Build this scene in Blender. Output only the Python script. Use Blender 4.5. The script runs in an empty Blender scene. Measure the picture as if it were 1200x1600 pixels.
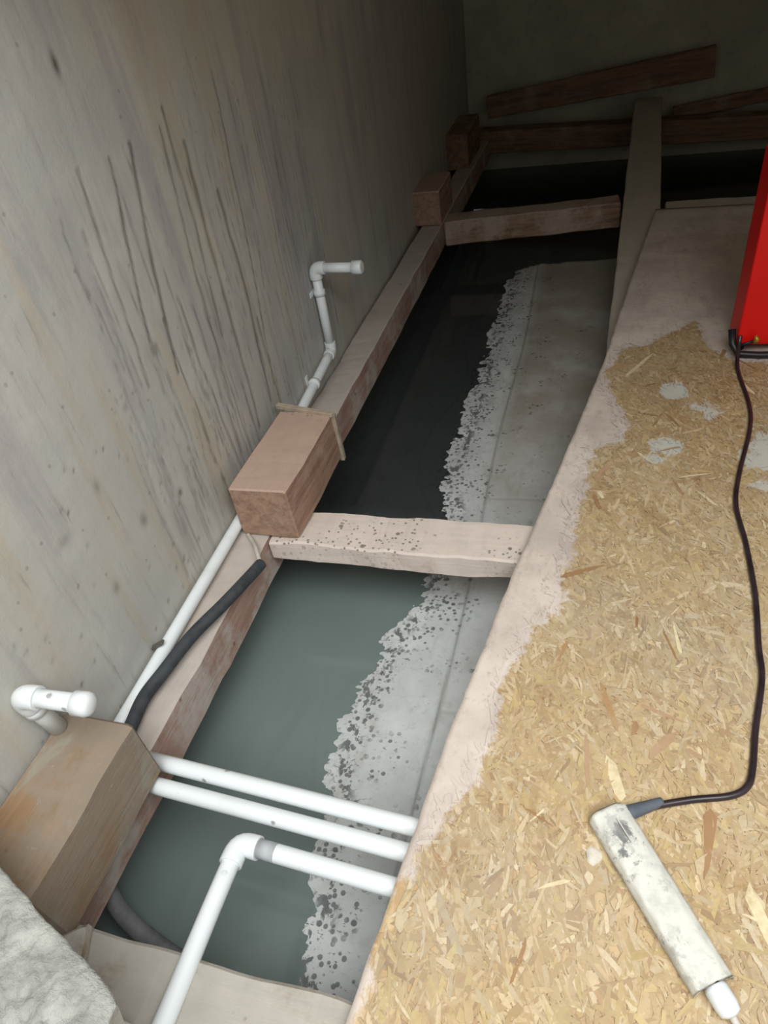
import bpy, math, random
import numpy as np
from mathutils import Vector, Matrix
random.seed(7); rng = np.random.default_rng(11)
S = bpy.context.scene; C = S.collection

# ---------------------------------------------------------------- camera, light, exposure
cam = bpy.data.objects.new('camera', bpy.data.cameras.new('camera')); C.objects.link(cam); S.camera = cam
cam.data.sensor_fit = 'VERTICAL'; cam.data.sensor_height = 24.0; cam.data.lens = 1070 / 1600 * 24.0; cam.data.clip_start = .02
_r = Vector((0.95745668, 0.25350013, -0.13789240)); _u = Vector((-0.06393795, 0.65231129, 0.75524957)); _f = Vector((-0.28140463, 0.71430222, -0.64076811))
_m = Matrix((_r, _u, -_f)).transposed().to_4x4(); _m.translation = Vector((0, 0, .9)); cam.matrix_world = _m
w = bpy.data.worlds.new('overcast'); S.world = w; w.use_nodes = True
bg = w.node_tree.nodes['Background']; bg.inputs[0].default_value = (.86, .93, 1, 1); bg.inputs[1].default_value = .52
def area(name, loc, target, sx, sy, power, col):
    l = bpy.data.lights.new(name, 'AREA'); l.shape = 'RECTANGLE'; l.size = sx; l.size_y = sy; l.energy = power; l.color = col
    o = bpy.data.objects.new(name, l); C.objects.link(o); o.location = loc
    o.rotation_euler = (Vector(target) - Vector(loc)).to_track_quat('-Z', 'Y').to_euler(); return o
area('daylight_opening', (.4, -.62, 2.35), (.0, -.25, 0), 2.2, 1.9, 106, (.98, 1, 1))
vs = S.view_settings; vs.view_transform = 'Standard'; vs.look = 'None'; vs.gamma = 1; vs.use_curve_mapping = False; vs.exposure = -0.1

# ---------------------------------------------------------------- node helpers
def lin(c):
    return tuple(((v / 255) / 12.92 if v / 255 <= .04045 else ((v / 255 + .055) / 1.055) ** 2.4) for v in c) + (1,)
class NT:
    def __init__(s, name):
        s.m = bpy.data.materials.new(name); s.m.use_nodes = True; s.t = s.m.node_tree; s.n = s.t.nodes; s.b = s.n['Principled BSDF']
        s.tc = s.n.new('ShaderNodeTexCoord').outputs['Object']
    def put(s, sock, v):
        if hasattr(v, 'is_output'): s.t.links.new(v, sock)
        else: sock.default_value = v
    def mapv(s, sc, rot=(0, 0, 0), v=None):
        n = s.n.new('ShaderNodeMapping'); n.inputs['Scale'].default_value = sc; n.inputs['Rotation'].default_value = rot; s.put(n.inputs[0], v or s.tc); return n.outputs[0]
    def noise(s, sc, det=4, rough=.6, v=None, dist=0):
        n = s.n.new('ShaderNodeTexNoise'); n.inputs['Scale'].default_value = sc; n.inputs['Detail'].default_value = det
        n.inputs['Roughness'].default_value = rough; n.inputs['Distortion'].default_value = dist; s.put(n.inputs['Vector'], v or s.tc); return n.outputs[0]
    def vor(s, sc, v=None, out='Distance', rnd=1):
        n = s.n.new('ShaderNodeTexVoronoi'); n.inputs['Scale'].default_value = sc; n.inputs['Randomness'].default_value = rnd; s.put(n.inputs['Vector'], v or s.tc); return n.outputs[out]
    def step(s, v, a, b, lo=0, hi=1):
        n = s.n.new('ShaderNodeMapRange'); n.interpolation_type = 'SMOOTHSTEP'
        s.put(n.inputs[0], v)
        for i, x in enumerate((a, b, lo, hi)): n.inputs[i + 1].default_value = x
        return n.outputs[0]
    def mth(s, op, a, b=0.0):
        n = s.n.new('ShaderNodeMath'); n.operation = op; s.put(n.inputs[0], a); s.put(n.inputs[1], b); return n.outputs[0]
    def mix(s, f, a, b, mode='MIX'):
        n = s.n.new('ShaderNodeMix'); n.data_type = 'RGBA'; n.blend_type = mode
        s.put(n.inputs[0], f); s.put(n.inputs[6], a); s.put(n.inputs[7], b); return n.outputs[2]
    def attr(s, name):
        n = s.n.new('ShaderNodeAttribute'); n.attribute_name = name; return n
    def done(s, col, rough=.8, bump=None, dist=.002, strength=.6, metal=0, spec=.3, alpha=None):
        s.put(s.b.inputs['Base Color'], col); s.put(s.b.inputs['Roughness'], rough); s.put(s.b.inputs['Metallic'], metal)
        s.put(s.b.inputs['Specular IOR Level'], spec)
        if alpha is not None: s.put(s.b.inputs['Alpha'], alpha)
        if bump is not None:
            n = s.n.new('ShaderNodeBump'); n.inputs['Strength'].default_value = strength; n.inputs['Distance'].default_value = dist
            s.put(n.inputs['Height'], bump); s.put(s.b.inputs['Normal'], n.outputs[0])
        return s.m

def m_concrete_wall():
    k = NT('raw_concrete_wall')
    big = k.noise(1.6, 5); mid = k.noise(9, 6, .65); fine = k.noise(70, 5, .7)
    tall = k.noise(3.2, 6, .7, k.mapv((5.5, 5.5, .9)))
    tallf = k.noise(9, 5, .7, k.mapv((7, 7, .55)))
    c = k.mix(k.step(big, .35, .65), lin((190, 186, 175)), lin((180, 179, 174)))
    c = k.mix(k.step(tall, .5, .68, 0, .45), c, lin((154, 151, 152)))
    c = k.mix(k.step(mid, .5, .75, 0, .4), c, lin((204, 200, 190)))
    band = k.noise(2.3, 5, .6, k.mapv((6, 6, .5), (.10, 0, 0))); c = k.mix(k.step(band, .52, .66, 0, .5), c, lin((158, 153, 158))); c = k.mix(k.step(band, .48, .36, 0, .45), c, lin((184, 172, 150)))
    c = k.mix(k.step(tallf, .58, .72, 0, .35), c, lin((120, 108, 92)))
    c = k.mix(k.step(k.vor(26), .1, .06, 0, .35), c, lin((112, 108, 98)))
    a = k.attr('streak').outputs['Fac']
    c = k.mix(a, c, lin((66, 60, 50)))
    p = k.attr('pale').outputs['Fac']
    c = k.mix(p, c, lin((200, 196, 184)))
    h = k.mth('ADD', k.mth('MULTIPLY', mid, .7), k.mth('ADD', k.mth('MULTIPLY', fine, .2), k.mth('MULTIPLY', a, -.3)))
    return k.done(c, .85, h, .004, .5, spec=.2)
def m_concrete(name, a, b, sc=1, dist=.004):
    k = NT(name); n1 = k.noise(5 * sc, 6); n2 = k.noise(40 * sc, 6, .7)
    c = k.mix(k.step(n1, .35, .65), lin(a), lin(b)); c = k.mix(k.step(n2, .55, .75, 0, .4), c, lin(tuple(v * .72 for v in a)))
    return k.done(c, .9, k.mth('ADD', n1, n2), dist, .7, spec=.15)
def m_floor():
    k = NT('splashed_slurry_concrete'); s_ = k.attr('speck').outputs['Fac']; br = k.mth('MULTIPLY', k.attr('brown').outputs['Fac'], k.step(k.noise(5, 5), .3, .6, .5, 1))
    n1 = k.noise(6, 6); n2 = k.noise(45, 6, .7)
    c = k.mix(k.step(n1, .35, .65), lin((206, 208, 206)), lin((188, 190, 188)))
    c = k.mix(k.step(n2, .5, .72, 0, .35), c, lin((160, 162, 160)))
    c = k.mix(k.mth('MULTIPLY', br, .85), c, lin((150, 138, 122)))
    c = k.mix(k.step(k.noise(11, 6, .7, k.mapv((1.6, .6, 1))), .5, .7, 0, .4), c, lin((146, 140, 128)))
    v1 = k.noise(3, 3, v=k.mapv((1, 1, 0))); wob = k.mth('MULTIPLY', k.noise(60, 3, v=k.mapv((1, 1, 0))), .22)
    def spots(sc, a, b, hi):
        return k.step(k.mth('ADD', k.vor(sc, k.mapv((1, 1, 0))), wob), a, b, hi, 0)
    f = k.mth('MAXIMUM', spots(42, .27, .35, 1.0), k.mth('MAXIMUM', spots(17, .2, .25, 1.0), spots(75, .34, .44, .9)))
    f = k.mth('MAXIMUM', f, k.mth('MULTIPLY', k.step(k.noise(110, 4, .7, k.mapv((.6, 1.2, 0))), .6, .66), k.step(s_, .1, .6, .2, 1)))
    patch = k.step(k.mth('ADD', k.noise(14, 4, v=k.mapv((1, 1, 0))), k.mth('MULTIPLY', s_, .3)), .55, .72)
    f = k.mth('MULTIPLY', f, patch)
    flk = k.mth('MULTIPLY', k.step(k.noise(38, 6, .7, v=k.mapv((1, .7, 0)), dist=.5), .53, .57), k.step(s_, .62, .9))
    f = k.mth('MAXIMUM', f, flk)
    c = k.mix(k.mth('MULTIPLY', f, .8), c, lin((70, 74, 74)))
    g = k.attr('groove').outputs['Fac']; c = k.mix(k.mth('MULTIPLY', g, .55), c, lin((100, 102, 98)))
    return k.done(c, k.mix(f, (.75, .75, .75, 1), (.35, .35, .35, 1)), k.mth('SUBTRACT', n2, k.mth('MULTIPLY', f, 1.2)), .002, .6, spec=.3)
def m_water():
    k = NT('murky_water'); n = k.noise(1.5, 3); n2 = k.noise(5, 3)
    c = k.mix(n, lin((122, 136, 132)), lin((108, 122, 119)))
    c = k.mix(k.attr('far_tone').outputs['Fac'], c, lin((46, 52, 52)))
    return k.done(c, .07, k.noise(2.2, 2), .002, .25, spec=.5, alpha=.82)
def m_wood(name, wood, dust, amount, spots=0.0, side=.12, dark=None, smear=None):
    """sawn timber along local X, dusted with cement: amount 0..1"""
    k = NT(name); sc = (1.2, 14, 14)
    gr = k.noise(4, 6, .65, k.mapv(sc), dist=.6); ring = k.noise(16, 3, .5, k.mapv((.6, 10, 10)))
    wd = lin(wood); w2 = lin(dark or tuple(v * .72 for v in wood))
    c = k.mix(k.step(gr, .35, .7), wd, w2); c = k.mix(k.step(ring, .55, .7, 0, .35), c, w2)
    d = k.noise(7, 7, .68); th = .5 + (.5 - amount) * .55
    sx = k.n.new('ShaderNodeSeparateXYZ'); k.put(sx.inputs[0], k.n.new('ShaderNodeNewGeometry').outputs['Normal']); up = sx.outputs[2]
    dm = k.step(k.mth('SUBTRACT', d, k.mth('MULTIPLY', k.mth('SUBTRACT', .6, up), side)), th - .1, th + .1)
    c = k.mix(k.mth('MULTIPLY', dm, .92), c, k.mix(k.noise(30, 4), lin(dust), lin(tuple(v * .88 for v in dust))))
    if spots:
        wob = k.mth('MULTIPLY', k.noise(70, 3), .25)
        sp = k.step(k.mth('ADD', k.vor(38), wob), .26, .34, 1, 0); sp = k.mth('MAXIMUM', sp, k.step(k.mth('ADD', k.vor(90), wob), .3, .42, 1, 0))
        sp = k.mth('MULTIPLY', sp, k.mth('MULTIPLY', k.step(k.noise(6, 3), .66 - .2 * spots, .76 - .2 * spots), k.step(up, -.1, .7, .35, 1)))
        c = k.mix(k.mth('MULTIPLY', sp, .75), c, lin((92, 84, 72)))
    if smear:
        sm = k.step(k.noise(5.5, 5, .6, k.mapv((1, 2.2, 1), (0, 0, .5)), dist=1.2), .56, .64, 0, .6); c = k.mix(sm, c, lin(smear)); c = k.mix(k.step(k.noise(30, 5, .7), .62, .7, 0, .5), c, lin(tuple(v * 1.08 for v in smear)))
    sp2 = k.step(k.vor(13), .07, .04, 0, .55); c = k.mix(sp2, c, lin((86, 66, 52)))
    return k.done(c, .85, k.mth('ADD', gr, k.mth('MULTIPLY', d, .6)), .003, .5, spec=.2)
def m_pvc():
    k = NT('white_plastic_pipe'); n = k.noise(9, 5); v = k.step(k.mth('ADD', k.vor(30), k.mth('MULTIPLY', k.noise(60), .3)), .25, .31, .8, 0)
    c = k.mix(k.step(n, .55, .75, 0, .35), lin((226, 230, 230)), lin((190, 188, 180)))
    c = k.mix(k.mth('MULTIPLY', v, k.step(k.noise(5), .5, .6)), c, lin((110, 108, 102)))
    return k.done(c, .38, spec=.5)
def m_plain(name, col, rough=.5, metal=0, spec=.4, var=.12, sc=30):
    k = NT(name); n = k.noise(sc, 5); c = k.mix(k.step(n, .4, .7, 0, 1), lin(col), lin(tuple(v * (1 - var) for v in col)))
    return k.done(c, rough, n, .0006, .3, metal=metal, spec=spec)
DUSTA, DUSTB = lin((218, 205, 194)), lin((194, 181, 172))
def osb_finish(k, base, fine):
    d = k.attr('dust').outputs['Fac']
    f = k.step(k.mth('ADD', d, k.mth('MULTIPLY', k.mth('SUBTRACT', k.noise(38, 7, .75), .5), 1.5)), .36, .64)
    dc = k.mix(k.step(k.noise(7, 6), .35, .68), DUSTA, DUSTB)
    dc = k.mix(k.step(k.noise(16, 6, .7, k.mapv((1.6, .7, 1))), .56, .72, 0, .5), dc, lin((176, 152, 138)))
    dc = k.mix(k.step(k.noise(60, 5, .7), .56, .7, 0, .5), dc, lin((160, 140, 124))); dc = k.mix(k.step(k.noise(9, 7, .75, k.mapv((2.2, .8, 1))), .5, .66, 0, .4), dc, lin((164, 146, 136)))
    p = k.attr('palegreen').outputs['Fac']; dc = k.mix(p, dc, lin((196, 198, 186)))
    thin = k.step(k.noise(5, 5), .42, .72, 0, .35)
    c = k.mix(thin, base, lin((196, 176, 146)))
    c = k.mix(k.step(k.noise(8, 7, .72, k.mapv((1.5, .8, 1), (0, 0, .3))), .53, .68, 0, .5), c, lin((150, 116, 80)))
    c = k.mix(k.step(k.noise(60, 6, .8), .56, .68, 0, .4), c, lin((232, 214, 176)))
    return k.mix(k.mth('MULTIPLY', f, .93), c, dc)
def m_osb():
    k = NT('oriented_strand_board')
    vA = k.vor(30, k.mapv((1, .35, 1), (0, 0, .5)), 'Color'); vB = k.vor(34, k.mapv((.4, 1, 1), (0, 0, .35)), 'Color')
    c = k.mix(k.step(k.noise(25), .45, .55), vA, vB)
    sep = k.n.new('ShaderNodeSeparateColor'); k.put(sep.inputs[0], c)
    b = k.mix(sep.outputs[0], lin((202, 176, 136)), lin((182, 152, 114)))
    b = k.mix(k.step(sep.outputs[1], .75, .95), b, lin((216, 196, 158)))
    return k.done(osb_finish(k, b, 0), .8, sep.outputs[2], .001, .4, spec=.2)
def m_strand():
    k = NT('wood_strand'); col = k.attr('Col').outputs['Color']
    g = k.noise(120, 3)
    b = k.mix(k.step(g, .4, .7, 0, .25), col, lin((150, 116, 70)))
    return k.done(osb_finish(k, b, 0), .75, spec=.25)

M = dict(
    wall=m_concrete_wall(), back=m_concrete('dim_back_concrete', (190, 184, 160), (172, 166, 146), .8), rough=m_concrete('rough_concrete', (186, 186, 178), (150, 150, 144), 3.5, .006),
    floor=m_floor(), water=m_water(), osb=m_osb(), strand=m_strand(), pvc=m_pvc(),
    waler=m_wood('waler_timber', (176, 146, 132), (200, 190, 180), .95, 0, .5, dark=(152, 120, 106)), strut=m_wood('strut_timber', (212, 176, 160), (226, 212, 200), .8, .9),
    front=m_wood('front_timber', (160, 146, 126), (186, 180, 170), .62, .15), block=m_wood('block_timber', (172, 140, 120), (196, 168, 150), .62, .1, .36, dark=(142, 110, 92)),
    bigblock=m_wood('big_block_timber', (152, 120, 92), (150, 136, 120), .55, 0, .02, dark=(126, 104, 74), smear=(150, 146, 132)), wethose=m_plain('pale_grey_hose', (112, 112, 114), .7, var=.2),  # big block wood colours lowered to carry the shade lying on it
    far=m_wood('dim_timber', (150, 118, 94), (170, 150, 132), .36), farstrut=m_wood('stained_timber', (170, 140, 116), (196, 178, 162), .55, .5), plank=m_wood('dusted_plank', (190, 174, 156), (212, 202, 186), .8),
    lath=m_plain('pale_lath', (178, 162, 142), .8), hose=m_plain('dark_grey_rubber', (62, 66, 70), .7, var=.3), cable=m_plain('brown_black_cable', (52, 40, 44), .32, var=.3, spec=.6),
    boot=m_plain('grey_cable_boot', (92, 98, 106), .7), wire=m_plain('pale_wire', (206, 200, 188), .6), screw=m_plain('grey_clip_metal', (96, 92, 88), .6),
    red=m_plain('red_enamel', (226, 16, 10), .42, var=.05, sc=6), black=m_plain('black_paint', (34, 34, 38), .4, var=.2), brass=m_plain('yellow_brass', (190, 150, 60), .4, .6),
    tape=m_plain('grey_residue', (176, 178, 180), .7), foam=m_plain('white_plaster_blob', (214, 206, 190), .8))
def m_stripbody():
    k = NT('plaster_stained_white_plastic'); n = k.noise(22, 7, .7); n2 = k.noise(60, 5)
    c = k.mix(k.step(n2, .45, .75, 0, .6), lin((214, 212, 202)), lin((180, 178, 170)))
    a = k.attr('soot').outputs['Fac']
    f = k.step(k.mth('ADD', a, k.mth('MULTIPLY', k.mth('SUBTRACT', k.noise(30, 9, .85), .5), 3.2)), .5, .75)
    c = k.mix(k.mth('MULTIPLY', f, .8), c, lin((84, 86, 90)))
    c = k.mix(k.step(k.noise(26, 8, .75), .52, .6, 0, .55), c, lin((158, 156, 150))); c = k.mix(k.step(k.noise(50, 8, .8), .6, .64, 0, .6), c, lin((100, 100, 102)))
    return k.done(c, .7, n, .0015, .5)
M['strip'] = m_stripbody()

# ---------------------------------------------------------------- mesh helpers
def obj(name, mesh, mat, parent=None, smooth=False):
    o = bpy.data.objects.new(name, mesh); C.objects.link(o)
    if mat: mesh.materials.append(mat)
    if parent: o.parent = parent
    if smooth: mesh.polygons.foreach_set('use_smooth', [True] * len(mesh.polygons))
    return o
def tag(o, label, cat, group=None):
    o['label'] = label; o['category'] = cat
    if group: o['group'] = group
    return o
def thing(name, label, cat, loc=(0, 0, 0), group=None):
    o = bpy.data.objects.new(name, None); C.objects.link(o); o.location = loc; o.empty_display_size = .05
    return tag(o, label, cat, group)
def structure(o): o['kind'] = 'structure'; return o
_tab = rng.random((256, 256))
def vnoise(x, y, sc, oct=4, seed=0):
    x = np.asarray(x, float) * sc + 17.3 * seed + 100; y = np.asarray(y, float) * sc + 9.1 * seed + 100; t = 0; a = .5; tot = 0
    for i in range(oct):
        xi = np.floor(x).astype(int); yi = np.floor(y).astype(int); fx = x - xi; fy = y - yi; fx = fx * fx * (3 - 2 * fx); fy = fy * fy * (3 - 2 * fy)
        g = lambda p, q: _tab[p % 256, q % 256]
        t = t + a * ((g(xi, yi) * (1 - fx) + g(xi + 1, yi) * fx) * (1 - fy) + (g(xi, yi + 1) * (1 - fx) + g(xi + 1, yi + 1) * fx) * fy); tot += a
        a *= .5; x = x * 2.03 + 5; y = y * 2.03 + 7
    return t / tot
def sheet(name, P, back, mat, attrs=None, parent=None, smooth=True):
    """solid from a grid P (nu,nv,3): front surface, skirt and a flat back made by offsetting the rim by `back`"""
    nu, nv, _ = P.shape; V = P.reshape(-1, 3); i = np.arange(nu * nv).reshape(nu, nv)
    q = np.stack([i[:-1, :-1], i[1:, :-1], i[1:, 1:], i[:-1, 1:]], -1).reshape(-1, 4)
    rim = np.concatenate([i[:, 0], i[-1, 1:], i[-2::-1, -1], i[0, -2:0:-1]])
    RV = V[rim] + np.asarray(back); n0 = len(V); r2 = np.arange(len(rim)) + n0
    sk = np.stack([rim, r2, np.roll(r2, -1), np.roll(rim, -1)], -1)
    me = bpy.data.meshes.new(name); me.from_pydata(np.vstack([V, RV]).tolist(), [], q.tolist() + sk.tolist() + [r2[::-1].tolist()])
    if smooth:
        f = np.zeros(len(me.polygons), bool); f[:len(q)] = True; me.polygons.foreach_set('use_smooth', f)
    for k_, a in (attrs or {}).items():
        at = me.attributes.new(k_, 'FLOAT', 'POINT'); at.data.foreach_set('value', np.concatenate([a.ravel(), a.ravel()[rim]]).astype(np.float32))
    me.validate(); me.update()
    return obj(name, me, mat, parent)
def timber(name, p0, p1, w, h, mat, up=(0, 0, 1), parent=None, rough=.0015, bev=.004, seg=None, w1=None, h1=None):
    """beam from p0 to p1 (centres of its end faces), local X along it; w sideways, h along up; wavy sawn edges"""
    p0, p1 = Vector(p0), Vector(p1); X = (p1 - p0).normalized(); Zv = Vector(up); Y = Zv.cross(X).normalized(); Zv = X.cross(Y)
    L = (p1 - p0).length; seg = seg or max(8, int(L / .03)); V = []; F = []
    prof = []
    for sx, sz in ((1, 1), (-1, 1), (-1, -1), (1, -1)):
        a = [(sx, sz, 1, 0), (sx, sz, 0, 1)]; 
        if sx * sz < 0: a.reverse()
        prof += a
    # corner = two points bevelled, plus mid points for waviness
    ss = random.random() * 90
    def ring(x, t, inset=0.0):
        W = (w if w1 is None else w + (w1 - w) * t) / 2 - inset; Hh = (h if h1 is None else h + (h1 - h) * t) / 2 - inset
        out = []
        for sx, sz, bx, bz in prof:
            j1 = (float(vnoise(x, 3 * sz + sx, 9, 3, ss)) - .5) * rough * 4; j2 = (float(vnoise(x, 5 * sx + 2 * sz, 14, 3, ss + 3)) - .5) * rough * 4
            out.append((x, sx * (W - (bev if not bx else 0)) + j1, sz * (Hh - (bev if not bz else 0)) + j2))
        return out
    xs = [0] + [bev + (L - 2 * bev) * i / seg for i in range(seg + 1)] + [L]
    for n_, x in enumerate(xs): V += ring(x, x / L, bev if n_ in (0, len(xs) - 1) else 0)
    for n_ in range(len(xs) - 1):
        for k_ in range(8): a = n_ * 8 + k_; b = n_ * 8 + (k_ + 1) % 8; F.append((a, b, b + 8, a + 8))
    F.append(tuple(range(7, -1, -1))); F.append(tuple(range(len(V) - 8, len(V))))
    me = bpy.data.meshes.new(name); me.from_pydata(V, [], F); me.update()
    o = obj(name, me, mat); mm = Matrix((X, Y, Zv)).transposed().to_4x4(); mm.translation = p0
    o.matrix_world = mm
    if parent: bpy.context.view_layer.update(); o.parent = parent; o.matrix_parent_inverse = parent.matrix_world.inverted()
    return o
def smooth_path(pts, n=8):
    pts = [Vector(p) for p in pts]; out = []
    for i in range(len(pts) - 1):
        a = pts[max(i - 1, 0)]; b = pts[i]; c = pts[i + 1]; d = pts[min(i + 2, len(pts) - 1)]
        for k_ in range(n):
            t = k_ / n; out.append(.5 * ((2 * b) + (-a + c) * t + (2 * a - 5 * b + 4 * c - d) * t * t + (-a + 3 * b - 3 * c + d) * t ** 3))
    return out + [pts[-1]]
def tube(name, pts, r, mat, parent=None, sides=20, cap=True, round_end=False):
    """swept tube; r a number or a list per point"""
    pts = [Vector(p) for p in pts]; rs = r if isinstance(r, (list, tuple)) else [r] * len(pts); V = []; F = []
    T = [(pts[min(i + 1, len(pts) - 1)] - pts[max(i - 1, 0)]).normalized() for i in range(len(pts))]
    N = T[0].orthogonal().normalized()
    for i, p in enumerate(pts):
        N = (N - T[i] * N.dot(T[i])).normalized(); B = T[i].cross(N)
        for k_ in range(sides):
            a = 2 * math.pi * k_ / sides; V.append(tuple(p + (N * math.cos(a) + B * math.sin(a)) * rs[i]))
    for i in range(len(pts) - 1):
        for k_ in range(sides): a = i * sides + k_; b = i * sides + (k_ + 1) % sides; F.append((a, b, b + sides, a + sides))
    n = len(F); F.append(tuple(range(sides - 1, -1, -1))); F.append(tuple(range(len(V) - sides, len(V))))
    me = bpy.data.meshes.new(name); me.from_pydata(V, [], F); me.update()
    f = np.ones(len(F), bool); f[n:] = False; me.polygons.foreach_set('use_smooth', f)
    o = obj(name, me, mat)
    if parent: o.parent = parent; o.matrix_parent_inverse = parent.matrix_world.inverted()
    return o
def setpar(o, p): bpy.context.view_layer.update(); o.parent = p; o.matrix_parent_inverse = p.matrix_world.inverted(); return o
def elbow(name, a, c, b, r, mat, parent, reach=.02, collar=.003):
    """elbow fitting round corner c between the directions to a and b"""
    a, b, c = Vector(a), Vector(b), Vector(c); d0 = (a - c).normalized(); d1 = (b - c).normalized(); P = []; Rr = []
    p0 = c + d0 * reach; p1 = c + d1 * reach; R_ = r + collar
    P = [p0, p0 - d0 * .0015]; Rr = [R_ * .97, R_]
    P.append(c + d0 * reach * .62); Rr.append(R_)
    for t in (.15, .3, .5, .7, .85):
        q = (c + d0 * reach * .6) * (1 - t) ** 2 + c * 2 * t * (1 - t) + (c + d1 * reach * .6) * t * t; P.append(q); Rr.append(R_ * .99)
    P += [c + d1 * reach * .62, p1 - d1 * .0015, p1]; Rr += [R_, R_, R_ * .97]
    return tube(name, P, Rr, mat, parent)
def cap_end(name, p, d, r, mat, parent, L=.022):
    p, d = Vector(p), Vector(d).normalized()
    P = [p, p + d * .001, p + d * (L - .006), p + d * (L - .003), p + d * (L - .001), p + d * L]; return tube(name, P, [r * .98, r, r, r * .9, r * .65, r * .2], mat, parent)

# ---------------------------------------------------------------- the pit: walls, floor, water
def wall_x(y): return -.715 - .022 * np.clip(y - 2.1, 0, None)
ys = np.concatenate([np.arange(-1.2, .2, .05), np.arange(.2, 1.9, .005), np.arange(1.9, 4.43, .02)]); zs = np.concatenate([np.arange(-.45, -.05, .05), np.arange(-.05, 1.0, .006), np.arange(1.0, 2.21, .08)])
Yg, Zg = np.meshgrid(ys, zs, indexing='ij')
def line_field(Yg, Zg, pts, wd, amp, fade=.25):
    wd = wd * .62; amp = amp * .85
    out = np.zeros_like(Yg)
    for (a, b) in zip(pts[:-1], pts[1:]):
        (ya, za), (yb, zb) = a, b
        t = np.clip((Zg - zb) / (za - zb), 0, 1); yc = yb + (ya - yb) * t + (vnoise(Zg, Zg * 0 + ya, 12, 3) - .5) * .012
        inside = (Zg <= za + .01) & (Zg >= zb - .01)
        out = np.maximum(out, inside * np.exp(-((Yg - yc) / (wd * (.5 + vnoise(Zg, Zg * 0, 20, 2, ya)))) ** 2))
    return out * amp
st = np.zeros_like(Yg)
lines = [([(.892, .70), (.862, .38)], .005, .75), ([(.968, .69), (.905, .44)], .006, .85), ([(1.03, .70), (.963, .44), (.95, .36)], .008, .9), ([(1.152, .72), (1.15, .55), (1.123, .34)], .007, .75),
         ([(1.13, .70), (1.10, .45), (1.08, .2)], .006, .7), ([(1.356, .74), (1.335, .5), (1.275, .14)], .004, .75), ([(1.266, .56), (1.262, .35), (1.24, .12)], .008, .85),
         ([(1.192, .66), (1.173, .40), (1.16, .1)], .009, .8), ([(.959, .44), (.965, .18), (.97, .05)], .004, .7), ([(.904, .41), (.90, .2)], .004, .55), ([(.955, .26), (.97, .0)], .003, .5),
         ([(.759, .25), (.76, .03)], .006, .35), ([(1.279, .29), (1.282, .05)], .005, .8), ([(1.02, .45), (1.03, .2), (1.05, 0)], .005, .75), ([(1.055, .42), (1.06, .1)], .004, .8),
         ([(1.0, .42), (1.01, .1)], .003, .6), ([(1.09, .4), (1.10, .05)], .005, .65), ([(1.135, .35), (1.14, .05)], .003, .6), ([(1.21, .3), (1.215, .05)], .003, .55),
         ([(.84, .55), (.82, .3)], .004, .35), ([(1.48, .72), (1.46, .3)], .004, .4), ([(1.56, .7), (1.55, .3)], .006, .35), ([(.80, .4), (.80, .1)], .004, .3), ([(.86, .3), (.86, .1)], .003, .4)]
for p_, w_, a_ in lines: st = np.maximum(st, line_field(Yg, Zg, p_, w_, a_))
for i in range(150):
    y0 = random.uniform(.75, 1.75); z1 = random.uniform(.15, .72); z0 = z1 - random.uniform(.08, .35)
    st = np.maximum(st, line_field(Yg, Zg, [(y0, z1), (y0 - random.uniform(-.02, .03), z0)], random.uniform(.0015, .004), random.uniform(.2, .5)))
st *= .55 + .6 * vnoise(Yg * 3, Zg, 18, 3, 5)
for (y0, z0, ry, rz, a_) in ((.93, .826, .006, .014, .9), (.72, .20, .01, .012, .5), (.60, .16, .008, .01, .4), (.83, .17, .006, .006, .8), (.66, .32, .006, .012, .35), (.79, .38, .008, .006, .35), (.56, .3, .015, .008, .3)):
    st = np.maximum(st, a_ * np.exp(-((Yg - y0) / ry) ** 2 - ((Zg - z0) / rz) ** 2))
pale = line_field(Yg, Zg, [(1.057, .95), (1.066, .735), (1.07, .70)], .006, .6) * (.5 + .5 * vnoise(Yg, Zg, 25, 3)) + line_field(Yg, Zg, [(.80, .45), (.77, .1)], .006, .25)
for i in range(40):
    y0 = random.uniform(.4, .85); z0 = random.uniform(.0, .4); rr = random.uniform(.002, .0045)
    st = np.maximum(st, random.uniform(.3, .7) * np.exp(-((Yg - y0) / rr) ** 2 - ((Zg - z0) / rr) ** 2))
P = np.stack([wall_x(Yg) + (vnoise(Yg, Zg, 2.5, 4) - .5) * .010 - st * .0008, Yg, Zg], -1)
structure(sheet('wall_left', P, (-.15, 0, 0), M['wall'], dict(streak=np.clip(st, 0, 1), pale=np.clip(pale, 0, 1))))
xs_ = np.linspace(-1.1, 2.0, 60); zz = np.linspace(-.45, 2.2, 50); Xg, Zb = np.meshgrid(xs_, zz, indexing='ij')
structure(sheet('wall_back', np.stack([Xg, 4.3 + (vnoise(Xg, Zb, 3, 4) - .5) * .02, Zb], -1), (0, .15, 0), M['back']))
structure(sheet('wall_right', np.stack([np.full((2, 2), 1.75), np.array([[.4, .4], [4.4, 4.4]]), np.array([[-.45, 2.2], [-.45, 2.2]])], -1), (.15, 0, 0), M['back'], smooth=False))
structure(sheet('ceiling', np.stack([np.array([[-1.1, -1.1], [2.0, 2.0]]), np.array([[.55, 4.6], [.55, 4.6]]), np.full((2, 2), 1.25)], -1), (0, 0, .2), M['back'], smooth=False))  # unseen ceiling; height and front edge placed to shape the light falloff

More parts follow.
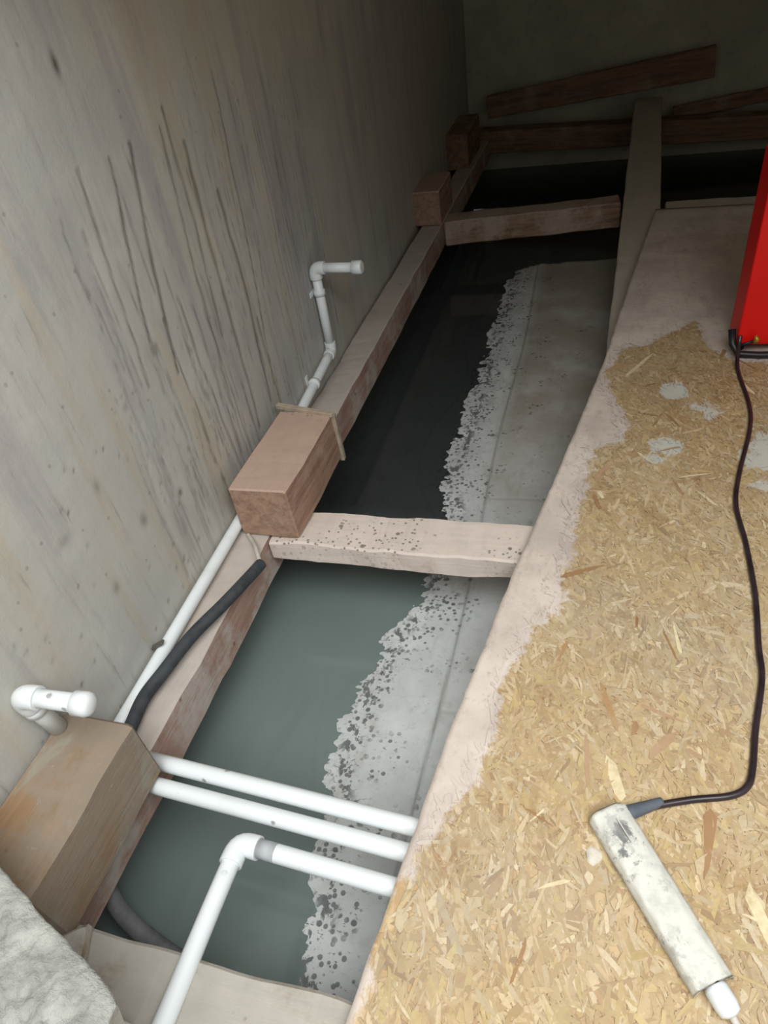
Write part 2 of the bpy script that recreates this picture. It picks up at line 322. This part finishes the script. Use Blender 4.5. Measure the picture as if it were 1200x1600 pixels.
WZ = -.23
sh = np.array([(-.36, .1), (-.362, .226), (-.379, .255), (-.379, .299), (-.373, .356), (-.381, .394), (-.393, .444), (-.407, .522), (-.421, .582), (-.418, .693), (-.407, .771), (-.394, .873), (-.351, .933), (-.341, 1.05), (-.334, 1.263), (-.377, 1.403), (-.371, 1.58), (-.367, 1.898), (-.364, 2.154), (-.357, 2.628), (-.358, 2.956), (-.368, 3.167), (-.36, 4.4)])
ysf = np.concatenate([np.arange(0.0, 1.75, .0045), np.arange(1.75, 4.36, .015)]); xsf = np.concatenate([np.arange(-.92, -.52, .02), np.arange(-.52, -.02, .0045), np.arange(-.02, 1.8, .06)])
Xf, Yf = np.meshgrid(xsf, ysf, indexing='ij'); s = Xf - np.interp(Yf, sh[:, 1], sh[:, 0])
nz = vnoise(Xf, Yf, 12, 5, 2) - .5; nf = vnoise(Xf, Yf, 60, 4, 3) - .5
hgt = np.where(s > 0, .045 * np.minimum(s, .2), .10 * s) + nz * .004 * np.exp(-(s / .12) ** 2) + nf * .0022 * np.exp(-(s / .05) ** 2) + (vnoise(Xf * .35, Yf * 1.6, 60, 3, 21) - .5) * .002 * np.exp(-(s / .07) ** 2)
hgt -= .014 * (s < -.06 - .03 * np.sin(Yf * 9)) + .03 * (s < -.24)
seam = Xf + .243 + .006 * np.sin(Yf * 5); gro = np.exp(-(seam / .0028) ** 2)
for yc, a0, a1 in ((.70, -.24, 0), (1.33, -.24, -.1), (2.0, -.3, .1)): gro = np.maximum(gro, np.exp(-((Yf - yc) / .0022) ** 2) * (Xf > a0) * (Xf < a1) * .7)
hgt -= .16 * np.clip((Yf - 2.78 - .25 * np.clip(Xf + .36, 0, 1) - .1 * (vnoise(Xf, Yf, 5, 4, 30) - .5)) / .12, 0, 1); hgt -= gro * .003; hgt += np.where(seam > 0, .002, 0)
speck = np.exp(-np.abs(s - .03) / .07) * (s > -.02); brown = np.clip((Yf - 1.0) / .8, 0, 1) * np.clip((s - .1) / .05, 0, 1)
structure(sheet('floor', np.stack([Xf, Yf, WZ + hgt], -1), (0, 0, -.25), M['floor'], dict(speck=speck, brown=brown, groove=gro)))
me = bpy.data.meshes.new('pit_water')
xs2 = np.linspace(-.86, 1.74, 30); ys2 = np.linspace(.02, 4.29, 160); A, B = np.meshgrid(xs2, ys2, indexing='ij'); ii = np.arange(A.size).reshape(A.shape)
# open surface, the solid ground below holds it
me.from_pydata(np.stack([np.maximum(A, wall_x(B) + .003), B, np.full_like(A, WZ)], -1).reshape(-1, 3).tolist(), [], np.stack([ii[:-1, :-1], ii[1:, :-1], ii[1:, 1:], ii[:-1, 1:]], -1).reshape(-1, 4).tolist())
at = me.attributes.new('far_tone', 'FLOAT', 'POINT'); yy = B.ravel(); at.data.foreach_set('value', np.clip((yy - .93) / .35, 0, 1).astype(np.float32))  # water colour turns darker past the middle strut
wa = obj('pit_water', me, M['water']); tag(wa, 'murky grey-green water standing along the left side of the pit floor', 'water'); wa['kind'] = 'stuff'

# ---------------------------------------------------------------- timbers of the frame
tag(timber('timber_beam', (-.674, .10, -.072), (-.664, 4.1, -.072), .082, .10, M['waler'], rough=.002, seg=120), 'long dusty timber beam lying along the foot of the left concrete wall', 'beam')
t = timber('timber_strut', (-.628, .965, -.0475), (.25, .967, -.0485), .104, .052, M['strut'], rough=.003, seg=70)
tag(t, 'pale speckled timber strut crossing the middle of the pit under the chipboard edge', 'strut', 'cross struts of the pit')
tag(timber('timber_strut', (-.630, 2.865, -.075), (.052, 2.935, -.062), .10, .095, M['farstrut'], rough=.002), 'dark streaked timber strut between the left beam and the lengthwise plank', 'strut', 'cross struts of the pit')
tag(timber('timber_strut', (.215, 2.83, -.066), (1.7, 2.83, -.066), .12, .095, M['plank']), 'dusty timber strut under the far end of the chipboard panel', 'strut', 'cross struts of the pit')
tag(timber('timber_beam', (-.62, .095, -.075), (.9, .085, -.075), .185, .11, M['front'], rough=.0025, seg=80), 'grey dusty timber beam across the near end of the pit', 'beam')
tag(timber('timber_beam', (-.70, 4.12, -.035), (1.7, 4.12, -.105), .12, .105, M['far']), 'dim timber beam crossing in front of the back wall', 'beam')
pl = timber('wooden_plank', (.085, 1.45, -.1475), (.172, 4.2, .0335), .14, .085, M['plank'], w1=.128, rough=.0015, seg=60)
tag(pl, 'long grey plank running from under the chipboard towards the back wall', 'plank')
tag(timber('wooden_board', (-.642, 4.19, .107), (.462, 4.19, .205), .035, .105, M['far'], h1=.135), 'brown board lying tilted on edge across the end of the long plank', 'board')
tag(timber('wooden_board', (.30, 4.22, -.01), (1.3, 4.22, .095), .03, .06, M['far']), 'thin dark board slanting up to the right at the back wall', 'board')

def lump(name, p0, p1, w, h, mat, label, **kw):
    return tag(timber(name, p0, p1, w, h, mat, **kw), label, 'timber block', 'timber blocks on the left beam')
b1 = thing('timber_block', 'brown timber block lying on the left beam beside the speckled strut', 'timber block', (-.62, .93, -.02), 'timber blocks on the left beam')
bpy.context.view_layer.update()
timber('block_body', (-.622, .925, .043), (-.618, 1.205, .043), .128, .124, M['block'], parent=b1, bev=.003)
timber('nail_lath', (-.695, 1.225, .108), (-.548, 1.192, .108), .013, .010, M['lath'], parent=b1, rough=.0008, bev=.001)
timber('nail_lath', (-.551, 1.20, .106), (-.556, 1.215, -.03), .010, .012, M['lath'], up=(0, 1, 0), parent=b1, rough=.0008, bev=.001)
lump('timber_block', (-.651, .166, .044), (-.648, .405, .044), .118, .126, M['bigblock'], 'large brown paint-smeared timber block on the left beam beside the near pipes', bev=.005, rough=.002)
lump('timber_block', (-.69, 2.76, .045), (-.69, 3.02, .045), .13, .13, M['block'], 'small brown timber block on the left beam at the dark streaked strut')
lump('timber_block', (-.705, 3.55, .05), (-.71, 3.95, .05), .12, .16, M['far'], 'dark timber block on the left beam nearest the back wall')
ch = timber('wood_offcut', (-.592, .172, -.006), (-.562, .135, -.010), .05, .018, M['front'], rough=.004, w1=.02)
tag(ch, 'splintered brown wood offcut between the large block and the near beam', 'offcut')

# near slab of rough concrete
quad = [(-.80, .262), (-.379, .093), (-.365, -.25), (-.80, -.25)]
u = np.linspace(0, 1, 220)[:, None]; v = np.linspace(0, 1, 180)[None, :]
Xc = (1 - v) * ((1 - u) * quad[0][0] + u * quad[1][0]) + v * ((1 - u) * quad[3][0] + u * quad[2][0])
Yc = (1 - v) * ((1 - u) * quad[0][1] + u * quad[1][1]) + v * ((1 - u) * quad[3][1] + u * quad[2][1])
Xc = np.maximum(Xc, -.700)
edge = np.minimum(np.minimum(v * .33, (1 - u) * .42) * np.ones_like(Xc), 1)
jag = (vnoise(Xc, Yc, 25, 4, 8) - .5) * .006 * np.exp(-edge / .01)
rg = (vnoise(Xc * 1.0, Yc * 1.0, 80, 4, 9) - .5) * 1.1 + (vnoise(Xc, Yc, 25, 3, 19) - .5) * .6
Zc = .2 + rg * .011 * np.clip(edge / .025, .1, 1) - .006 * np.exp(-edge / .006)
cut = np.clip(((Xc + .40) * .7 + (Yc - .06)), 0, None)
cs = sheet('concrete_chunk', np.stack([Xc + jag, Yc + jag, Zc], -1), (-.012, -.012, -.075), M['rough'])
tag(cs, 'rough broken grey concrete slab in the bottom left corner', 'concrete')
cf = sheet('concrete_footing', np.stack([np.array([[-.69, -.69], [-.42, -.42]]), np.array([[-.25, -.02], [-.25, -.02]]), np.full((2, 2), .112)], -1), (0, 0, -.3), M['rough'], smooth=False); structure(cf); cf.name = 'trim_1'

# ---------------------------------------------------------------- chipboard panel
ex = [(-.245, -.3), (-.216, .16), (-.171, .524), (-.118, .856), (-.05, 1.22), (.023, 1.644), (.08, 2.07), (.177, 2.76)]
ex_y = [p[1] for p in ex]; ex_x = [p[0] for p in ex]
db = np.array([(-.235, -.3), (-.209, .185), (-.199, .26), (-.182, .323), (-.174, .382), (-.151, .421), (-.118, .455), (-.092, .559), (-.099, .614), (-.062, .732), (-.021, .807), (-.03, .867), (-.009, .986), (-.001, 1.081), (.012, 1.254), (.07, 1.281), (.083, 1.381), (.03, 1.5), (.025, 1.58), (.069, 1.695), (.155, 1.746), (.3, 1.9)])
tb = np.array([(0, 1.6), (.069, 1.70), (.125, 1.71), (.165, 1.76), (.19, 1.85), (.25, 1.86), (.262, 1.72), (.33, 1.63), (.6, 1.6), (1.2, 1.5)])
def dustf(x, y):
    d1 = np.interp(y, db[:, 1], db[:, 0]) - x; d2 = y - np.interp(x, tb[:, 0], tb[:, 1])
    d = np.maximum(d1, d2) + (vnoise(x, y, 14, 4, 4) - .5) * .05; f = .5 + d / .05
    g = np.zeros_like(f)
    for cx_, cy_, rx, ry in ((.18, 1.49, .028, .035), (.235, 1.41, .035, .045), (.37, 1.25, .075, .11), (.15, 1.27, .035, .03), (.42, 1.5, .05, .05), (.13, 1.22, .02, .02)):
        g = np.maximum(g, 1.25 - .75 * ((x - cx_) / rx) ** 2 - .75 * ((y - cy_) / ry) ** 2 + (vnoise(x, y, 24, 4, 6) - .5) * 2.4 - .1)
    g = np.clip(g, 0, .9)
    return np.clip(np.maximum(f, g), 0, 1), np.clip(g, 0, 1)
yo = np.concatenate([np.arange(-.3, 1.95, .0075), np.arange(1.95, 2.761, .02)]); uo = np.concatenate([np.linspace(0, .5, 110), np.linspace(.5, 1, 30)[1:]])
U_, Yo = np.meshgrid(uo, yo, indexing='ij'); e0 = np.interp(Yo, ex_y, ex_x) + (vnoise(Yo, Yo * 0, 30, 3, 1) - .5) * .004; Xo = e0 * (1 - U_) + 1.5 * U_
dA, gA = dustf(Xo, Yo)
zo = (vnoise(Xo, Yo, 40, 3, 7) - .5) * .0012
panel = thing('chipboard_panel', 'large strand chipboard panel over the right side of the pit, cement dusted along its edge', 'board', (.6, 1.2, 0))
bpy.context.view_layer.update()
pb = setpar(sheet('board', np.stack([Xo, Yo, zo - .0006], -1), (0, 0, -.0185), M['osb'], dict(dust=dA, palegreen=gA)), panel)
N = 44000
cx = rng.uniform(-.24, .75, N); cy = rng.uniform(-.05, 1.95, N); keep = (dustf(cx, cy)[0] < .85) & (cx > np.interp(cy, ex_y, ex_x) + .006); cx = cx[keep]; cy = cy[keep]; N = len(cx)
ang = np.where(rng.random(N) < .6, rng.normal(1.75, .55, N), rng.uniform(0, math.pi, N)); ln = rng.gamma(3, .0036, N) + .0035; wd = rng.gamma(3.0, .0007, N) + .0008
pal = np.array([lin(c) for c in ((202, 178, 138), (194, 168, 126), (222, 202, 168), (184, 156, 116), (206, 184, 130), (168, 138, 108), (234, 218, 188), (200, 176, 144), (150, 120, 94), (208, 192, 164), (190, 148, 112))]); pp = np.array([.2, .17, .12, .12, .1, .06, .05, .1, .02, .05, .01])
ci = rng.choice(len(pal), N, p=pp / pp.sum()); 
tone = vnoise(cx, cy, 16, 3, 12)[:, None]; tone2 = vnoise(cx, cy, 5, 3, 13)[:, None]
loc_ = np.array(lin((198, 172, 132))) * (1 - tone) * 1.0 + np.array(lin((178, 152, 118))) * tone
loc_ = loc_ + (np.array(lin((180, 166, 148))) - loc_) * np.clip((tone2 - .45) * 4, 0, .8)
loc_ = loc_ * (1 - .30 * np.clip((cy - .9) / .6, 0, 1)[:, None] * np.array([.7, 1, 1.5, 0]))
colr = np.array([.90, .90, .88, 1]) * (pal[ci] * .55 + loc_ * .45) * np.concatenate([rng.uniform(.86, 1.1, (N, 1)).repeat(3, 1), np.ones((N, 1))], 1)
# larger dark splinters
bigs = [(.0, .88, .06, .008, .5), (.06, .50, .05, .014, 1.9), (-.02, .70, .045, .01, 1.3), (.10, 1.60, .10, .010, 1.05), (.06, 1.60, .06, .012, .6), (.17, 1.13, .04, .008, 1.9), (.22, 1.10, .05, .006, 2.2), (.20, 1.17, .05, .004, .3), (.15, .75, .05, .006, 1.7), (.17, .44, .07, .015, 1.4), (.12, .56, .05, .012, .9), (.22, .36, .05, .016, 1.9), (.03, 1.17, .07, .014, 1.2), (-.01, 1.10, .05, .012, 1.1), (.05, .61, .06, .008, 1.9), (.17, 1.37, .05, .008, 2.0)]
bigs += [(random.uniform(-.1, .5), random.uniform(.1, 1.7), random.uniform(.02, .06), random.uniform(.003, .011), random.gauss(1.75, .7)) for _ in range(55)]
bigs = [b for b in bigs if b[0] > np.interp(b[1], db[:, 1], db[:, 0]) + .02]
cx = np.concatenate([cx, [b[0] for b in bigs]]); cy = np.concatenate([cy, [b[1] for b in bigs]]); ln = np.concatenate([ln, [b[2] / 1.6 for b in bigs]]); wd = np.concatenate([wd, [b[3] / 2 for b in bigs]]); ang = np.concatenate([ang, [b[4] for b in bigs]])
colr = np.vstack([colr, np.array([lin(random.choice([(158, 120, 84), (172, 134, 92), (150, 110, 78), (222, 206, 168), (178, 146, 116)])) for _ in bigs])]); N = len(cx)
shp = np.array([(-1, .15), (-.75, -.8), (.6, -1), (1, -.1), (.7, .85), (-.5, 1)])
jx = rng.normal(0, .16, (N, 6)); jy = rng.normal(0, .28, (N, 6)); lx = (shp[:, 0] + jx) * ln[:, None]; ly = (shp[:, 1] + jy) * wd[:, None]
zt = np.sort(rng.uniform(.0004, .0018, N)); zt[-len(bigs):] = .0019
VX = cx[:, None] + lx * np.cos(ang)[:, None] - ly * np.sin(ang)[:, None]; VY = cy[:, None] + lx * np.sin(ang)[:, None] + ly * np.cos(ang)[:, None]
VZ = zt[:, None] + ly * rng.normal(0, .05, (N, 1))
ok = np.all((VX > np.interp(VY, ex_y, ex_x) + .004) & (VY > -.29), axis=1); nb = int(ok[-len(bigs):].sum())
VX, VY, VZ, colr = VX[ok], VY[ok], VZ[ok], colr[ok]; N = len(VX)
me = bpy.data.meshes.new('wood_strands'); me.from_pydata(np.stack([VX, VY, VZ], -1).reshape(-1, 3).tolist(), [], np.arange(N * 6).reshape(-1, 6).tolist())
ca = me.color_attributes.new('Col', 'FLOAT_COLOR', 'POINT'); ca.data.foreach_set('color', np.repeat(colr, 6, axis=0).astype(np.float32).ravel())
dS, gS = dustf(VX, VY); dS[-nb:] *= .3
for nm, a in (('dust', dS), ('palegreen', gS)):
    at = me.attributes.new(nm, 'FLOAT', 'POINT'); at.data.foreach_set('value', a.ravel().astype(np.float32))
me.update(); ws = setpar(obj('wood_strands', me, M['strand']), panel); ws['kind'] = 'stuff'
# plaster splash on the board
me = bpy.data.meshes.new('plaster_splash'); pv = [(.037, .393, .0045)]; pf = []
for j, (rr, hh) in enumerate(((.005, .0042), (.0085, .0032), (.0105, .0015))):
    for k_ in range(16):
        a = k_ * math.pi / 8; q = rr * (1 + .12 * math.sin(3 * a + 1) + .06 * math.sin(7 * a)); pv.append((.037 + q * math.cos(a) * .9, .393 + q * math.sin(a) * 1.1, hh))
for k_ in range(16): pf.append((0, 1 + k_, 1 + (k_ + 1) % 16))
for j in range(2):
    for k_ in range(16): a = 1 + j * 16 + k_; b = 1 + j * 16 + (k_ + 1) % 16; pf.append((a, a + 16, b + 16, b))
me.from_pydata(pv, [], pf); me.update(); tag(obj('plaster_splash', me, M['foam'], smooth=True), 'round white plaster splash on the chipboard beside the power strip', 'plaster')

# ---------------------------------------------------------------- pipes
R1 = .0128
def pipe_thing(name, label, loc):
    o = thing(name, label, 'pipe', loc); bpy.context.view_layer.update(); return o
def wob(a, b, n=14, amp=.0012):
    a, b = Vector(a), Vector(b); return [a.lerp(b, i / n) + Vector((0, 0, amp * math.sin(3.1 * i / n * 2))) for i in range(n + 1)]
tag(tube('plastic_pipe', wob((-.636, .4225, -.0345), (.25, .376, -.0345)), R1, M['pvc']), 'white plastic pipe farthest of the three entering under the chipboard', 'pipe', 'pipes crossing the pit')
tag(tube('plastic_pipe', wob((-.636, .3865, -.0345), (.25, .341, -.0345)), R1, M['pvc']), 'white plastic pipe in the middle of the three entering under the chipboard', 'pipe', 'pipes crossing the pit')
p3 = pipe_thing('bent_pipe', 'white plastic pipe with an elbow, turning from the chipboard over the near beam', (-.43, .33, -.03)); p3['group'] = 'pipes crossing the pit'
c3 = Vector((-.432, .330, -.032)); a3 = Vector((.25, .292, -.0345)); b3 = Vector((-.424, .05, -.004))
tube('pipe', wob(c3.lerp(a3, .012), a3), R1, M['pvc'], p3); tube('pipe', wob(c3.lerp(b3, .03), b3), R1, M['pvc'], p3)
elbow('elbow', a3, c3, b3, R1, M['pvc'], p3, .031, .0035)
g_ = tube('glue_smear', [c3.lerp(a3, .046) + Vector((0, 0, .0008)), c3.lerp(a3, .085) + Vector((0, 0, .0008))], [R1 + .0003, R1 + .0001], M['tape'], p3); g_['label'] = 'grey glue smear beside the elbow'
tag(cap_end('pipe_stub', (-.466, .075, -.006), (0, 1, .2), .012, M['pvc'], None, .03), 'short white pipe stub poking in at the bottom edge left of the bent pipe', 'pipe')

# wall pipe system
wp = pipe_thing('wall_pipe', 'white pipe along the foot of the left wall, rising to a short capped outlet', (-.69, 1.0, 0))
q0, q1, q2 = Vector((-.692, .41, -.0035)), Vector((-.700, 1.0, .0)), Vector((-.697, 1.20, .012))
k1, k2, k3 = Vector((-.694, 1.592, .052)), Vector((-.694, 1.592, .282)), Vector((-.580, 1.588, .281))
rp = .0122
tube('pipe', smooth_path([q0, q1, q2, k1.lerp(q2, .02)], 6), rp, M['pvc'], wp)
tube('pipe', [k1.lerp(k2, .03), k1.lerp(k2, .5), k1.lerp(k2, .97)], rp, M['pvc'], wp); tube('pipe', [k2.lerp(k3, .1), k2.lerp(k3, .9)], rp, M['pvc'], wp)
elbow('elbow', q2, k1, k2, rp, M['pvc'], wp, .026, .003); elbow('elbow', k1, k2, k3, rp, M['pvc'], wp, .028, .004)
tube('socket_cap', [k3 - Vector((.012, 0, 0)), k3 - Vector((.011, 0, 0)), k3 + Vector((.011, 0, 0)), k3 + Vector((.014, 0, 0))], [rp + .001, rp + .0045, rp + .0045, rp + .002], M['pvc'], wp)
def clip(c, d, par, r):
    """plastic saddle clip: an open ring round the pipe and a foot on the wall"""
    c, d = Vector(c), Vector(d).normalized(); t = timber('pipe_clip', c + Vector((-.022, 0, 0)) - d * .007, c + Vector((-.022, 0, 0)) + d * .007, .045, .010, M['pvc'], up=(1, 0, 0), rough=.0003, bev=.001); setpar(t, par)
    P = [c - d * .007, c - d * .0065, c + d * .0065, c + d * .007]; rg_ = tube('clip_ring', P, [r + .0005, r + .003, r + .003, r + .0005], M['pvc']); setpar(rg_, t)
clip(k1.lerp(k2, .72), (0, 0, 1), wp, rp); clip(k1.lerp(q2, .38), q2 - k1, wp, rp)
sc_ = timber('clip_tab', (-.712, .60, .006), (-.688, .606, .020), .010, .004, M['screw'], rough=.0003, bev=.0008); setpar(sc_, wp); sc_['label'] = 'small dark clip on the pipe'

np_ = pipe_thing('outlet_pipe', 'white capped pipe outlet on the left wall above the large brown block', (-.70, .38, .0))
j0, j1, j2 = Vector((-.697, .385, .0)), Vector((-.700, .366, .203)), Vector((-.606, .372, .199)); rn = .0125
j0 = Vector((-.697, .378, .109))
tube('pipe', [j0, j0.lerp(j1, .5), j0.lerp(j1, .9)], rn, M['pvc'], np_); tube('pipe', [j1.lerp(j2, .1), j1.lerp(j2, .9)], rn, M['pvc'], np_)
elbow('elbow', j0, j1, j2, rn, M['pvc'], np_, .029, .004)
dj = (j2 - j1).normalized(); tube('end_cap', [j2 - dj * .012, j2 - dj * .011, j2 + dj * .006, j2 + dj * .011, j2 + dj * .014, j2 + dj * .015], [rn + .001, rn + .004, rn + .004, rn + .002, rn - .003, .002], M['pvc'], np_)
clip(j0.lerp(j1, .62), (0, 0, 1), np_, rn)

# hoses and wires
hz = [(-.668, .415, -.006), (-.674, .46, -.004), (-.677, .507, 0), (-.668, .559, .002), (-.653, .638, .004), (-.629, .717, .002), (-.612, .785, -.001), (-.602, .833, -.004)]
hp = smooth_path([(x, y, z + .0) for x, y, z in hz], 10)
h1 = pipe_thing('rubber_hose', 'dark grey rubber hose curving along the left beam with a pale wire in its end', (-.64, .62, 0))
tube('hose', hp, [.0115 * (1 - .12 * (i < 8)) for i in range(len(hp))], M['hose'], h1)
wi = tube('pale_wire', smooth_path([(-.60, .826, .0), (-.612, .845, .004), (-.64, .885, -.006), (-.672, .92, -.014)], 8), .0042, M['wire'], h1, 10)
h2 = smooth_path([(-.70, .34, -.139), (-.672, .282, -.139), (-.652, .256, -.16), (-.610, .234, -.18), (-.548, .217, -.2), (-.47, .2, -.215), (-.40, .16, -.235)], 8)
tag(tube('flexible_hose', h2, .0135, M['wethose']), 'grey flexible hose dipping from the left beam into the water by the near beam', 'hose')

# ---------------------------------------------------------------- power strip and its cable
d_ = (Vector((.157, .285, 0)) - Vector((.050, .4485, 0))).normalized(); n_ = Vector((-d_.y, d_.x, 0))
o_ = Vector((.050, .4485, 0)); L_ = .205
ps = thing('power_strip', 'white plaster-splattered power strip lying on the chipboard at the bottom right', 'power strip', o_); bpy.context.view_layer.update()
prof = [(-.026, .003), (-.027, .012), (-.023, .022), (-.015, .0255), (0, .0265), (.014, .0255), (.023, .020), (.027, .011), (.026, .003)]
Us = np.linspace(0, 1, 90); Ps = np.zeros((len(Us), 25, 3)); so = np.zeros((len(Us), 25)); tt = np.linspace(0, len(prof) - 1, 25)
px_ = np.interp(tt, range(len(prof)), [p[0] for p in prof]); pz_ = np.interp(tt, range(len(prof)), [p[1] for p in prof])
for i, u_ in enumerate(Us):
    sc2 = 1 - .09 * u_; e_ = min(1, .86 + u_ * 6)
    for j in range(25):
        q = o_ + d_ * (u_ * L_) + n_ * (px_[j] * sc2 * (e_ if u_ < .03 else 1)); Ps[i, j] = (q.x, q.y, .003 + (pz_[j] - .003) * (e_ if u_ < .03 else 1) + (.0006 * math.sin(40 * u_ + j)))
        lat = px_[j]; so[i, j] = max(1.0 * math.exp(-((u_ - .17) / .085) ** 2 - ((lat - (-.001)) / .013) ** 2), .85 * math.exp(-((u_ - .29) / .06) ** 2 - ((lat + .016) / .012) ** 2), .6 * math.exp(-((u_ - .4) / .08) ** 2 - ((lat + .02) / .012) ** 2), .5 * math.exp(-((u_ - .2) / .06) ** 2 - ((lat - .02) / .006) ** 2))
Ps = Ps[:, ::-1]; so = so[:, ::-1]
sb = sheet('strip_body', Ps, (0, 0, 0), M['strip'], dict(soot=so)); 
# flat underside: rim dropped straight down
setpar(sb, ps)
e1 = o_ + d_ * L_
cap = tube('end_cap', [e1 - d_ * .002 + Vector((0, 0, .0135)), e1 + d_ * .003 + Vector((0, 0, .0135)), e1 + d_ * .018 + Vector((0, 0, .0135)), e1 + d_ * .025 + Vector((0, 0, .0128)), e1 + d_ * .028 + Vector((0, 0, .0125))], [.0115, .0128, .0128, .011, .005], M['pvc'], ps); cap['label'] = 'white rounded end cap'
cap.scale = (1, 1, 1)
cab0 = tube('pale_cord', smooth_path([e1 + d_ * .027 + Vector((0, 0, .011)), e1 + d_ * .045 + Vector((.003, 0, .006)), e1 + d_ * .09 + Vector((.01, .006, .005)), e1 + d_ * .15 + Vector((.02, .02, .005))], 6), .004, M['wire'], ps, 12); cab0['label'] = 'pale cord leaving the far end'
slot = timber('slot_line', o_ + d_ * .02 + Vector((0, 0, .0292)) + n_ * .001, o_ + d_ * .052 + Vector((0, 0, .0292)) + n_ * .001, .0012, .0012, M['foam'], rough=.0001, bev=.0002); setpar(slot, ps)
cb = [(.328, 1.66, .052), (.326, 1.64, .03), (.322, 1.58, .006), (.329, 1.437, .005), (.320, 1.337, .005), (.283, 1.18, .005), (.267, 1.082, .005), (.272, .978, .005), (.272, .857, .005), (.264, .751, .005), (.261, .692, .005), (.242, .604, .005), (.2315, .545, .005), (.222, .517, .005), (.200, .500, .005), (.154, .486, .005), (.107, .467, .007), (.085, .452, .010)]
pc = pipe_thing('power_cable', 'brown-black power cable winding over the chipboard from the red cabinet to the power strip', (.27, .9, .005)); pc['category'] = 'cable'
tube('cable', smooth_path(cb, 10), .0046, M['cable'], pc, 14)
bt = tube('strain_relief', smooth_path([(.118, .4755, .0075), (.098, .4635, .009), (.078, .4515, .0112), (.066, .443, .0115)], 5), [.0055 + .0042 * min(1, i / 11) for i in range(16)], M['boot'], pc, 16); bt['label'] = 'grey tapering rubber sleeve'

# ---------------------------------------------------------------- red cabinet
rc = thing('red_cabinet', 'bright red sheet-metal cabinet on a black tube foot at the right edge of the chipboard', 'cabinet', (.5, 1.70, 0)); bpy.context.view_layer.update()
def rbox(name, p, sx, sy, sz, mat, parent, rot=0, bev=.004, lean=(0, 0)):
    import bmesh
    bm = bmesh.new(); bmesh.ops.create_cube(bm, size=1)
    for v_ in bm.verts: v_.co = Vector((v_.co.x * sx, v_.co.y * sy, v_.co.z * sz)) + Vector((lean[0] * (v_.co.z + .5), lean[1] * (v_.co.z + .5), 0))
    bmesh.ops.bevel(bm, geom=bm.edges[:], offset=bev, segments=3, profile=.6, affect='EDGES')
    me = bpy.data.meshes.new(name); bm.to_mesh(me); bm.free(); o = obj(name, me, mat); o.location = p; o.rotation_euler = (0, 0, rot); return setpar(o, parent)
RA = .06
cxr, cyr = .323, 1.655
ux, uy = math.cos(RA), math.sin(RA)
def RP(a, b, z): return (cxr + a * ux - b * uy, cyr + a * uy + b * ux, z)
rbox('cabinet_body', RP(.18, .05, .237), .36, .092, .42, M['red'], rc, RA, .005, lean=(.0, 0))
rbox('front_door', RP(.25, -.001, .24), .19, .006, .36, M['red'], rc, RA, .002, lean=(.0, 0))
for a in (.012, .35):
    tube('foot_rail', [RP(a, .10, .018), RP(a, .01, .018)], .0085, M['black'], rc, 14)
tube('front_rail', [RP(-.012, .02, .062), RP(-.008, .004, .03), RP(.004, -.012, .0125), RP(.05, -.018, .0115), RP(.36, -.018, .0115)], .0085, M['black'], rc, 14)
tube('wing_nut_stem', [RP(.0, -.006, .03), RP(.034, -.010, .045)], .0035, M['black'], rc, 10)
wn = tube('wing_nut', [RP(.034, -.006, .040), RP(.036, -.012, .044), RP(.038, -.016, .052), RP(.034, -.012, .060)], [.003, .006, .006, .003], M['brass'], rc, 12); wn['label'] = 'small yellow brass wing nut'
tube('door_handle', [RP(.30, -.004, .25), RP(.30, -.022, .26), RP(.30, -.022, .32), RP(.30, -.004, .33)], .005, M['black'], rc, 12)
bpy.context.view_layer.update()
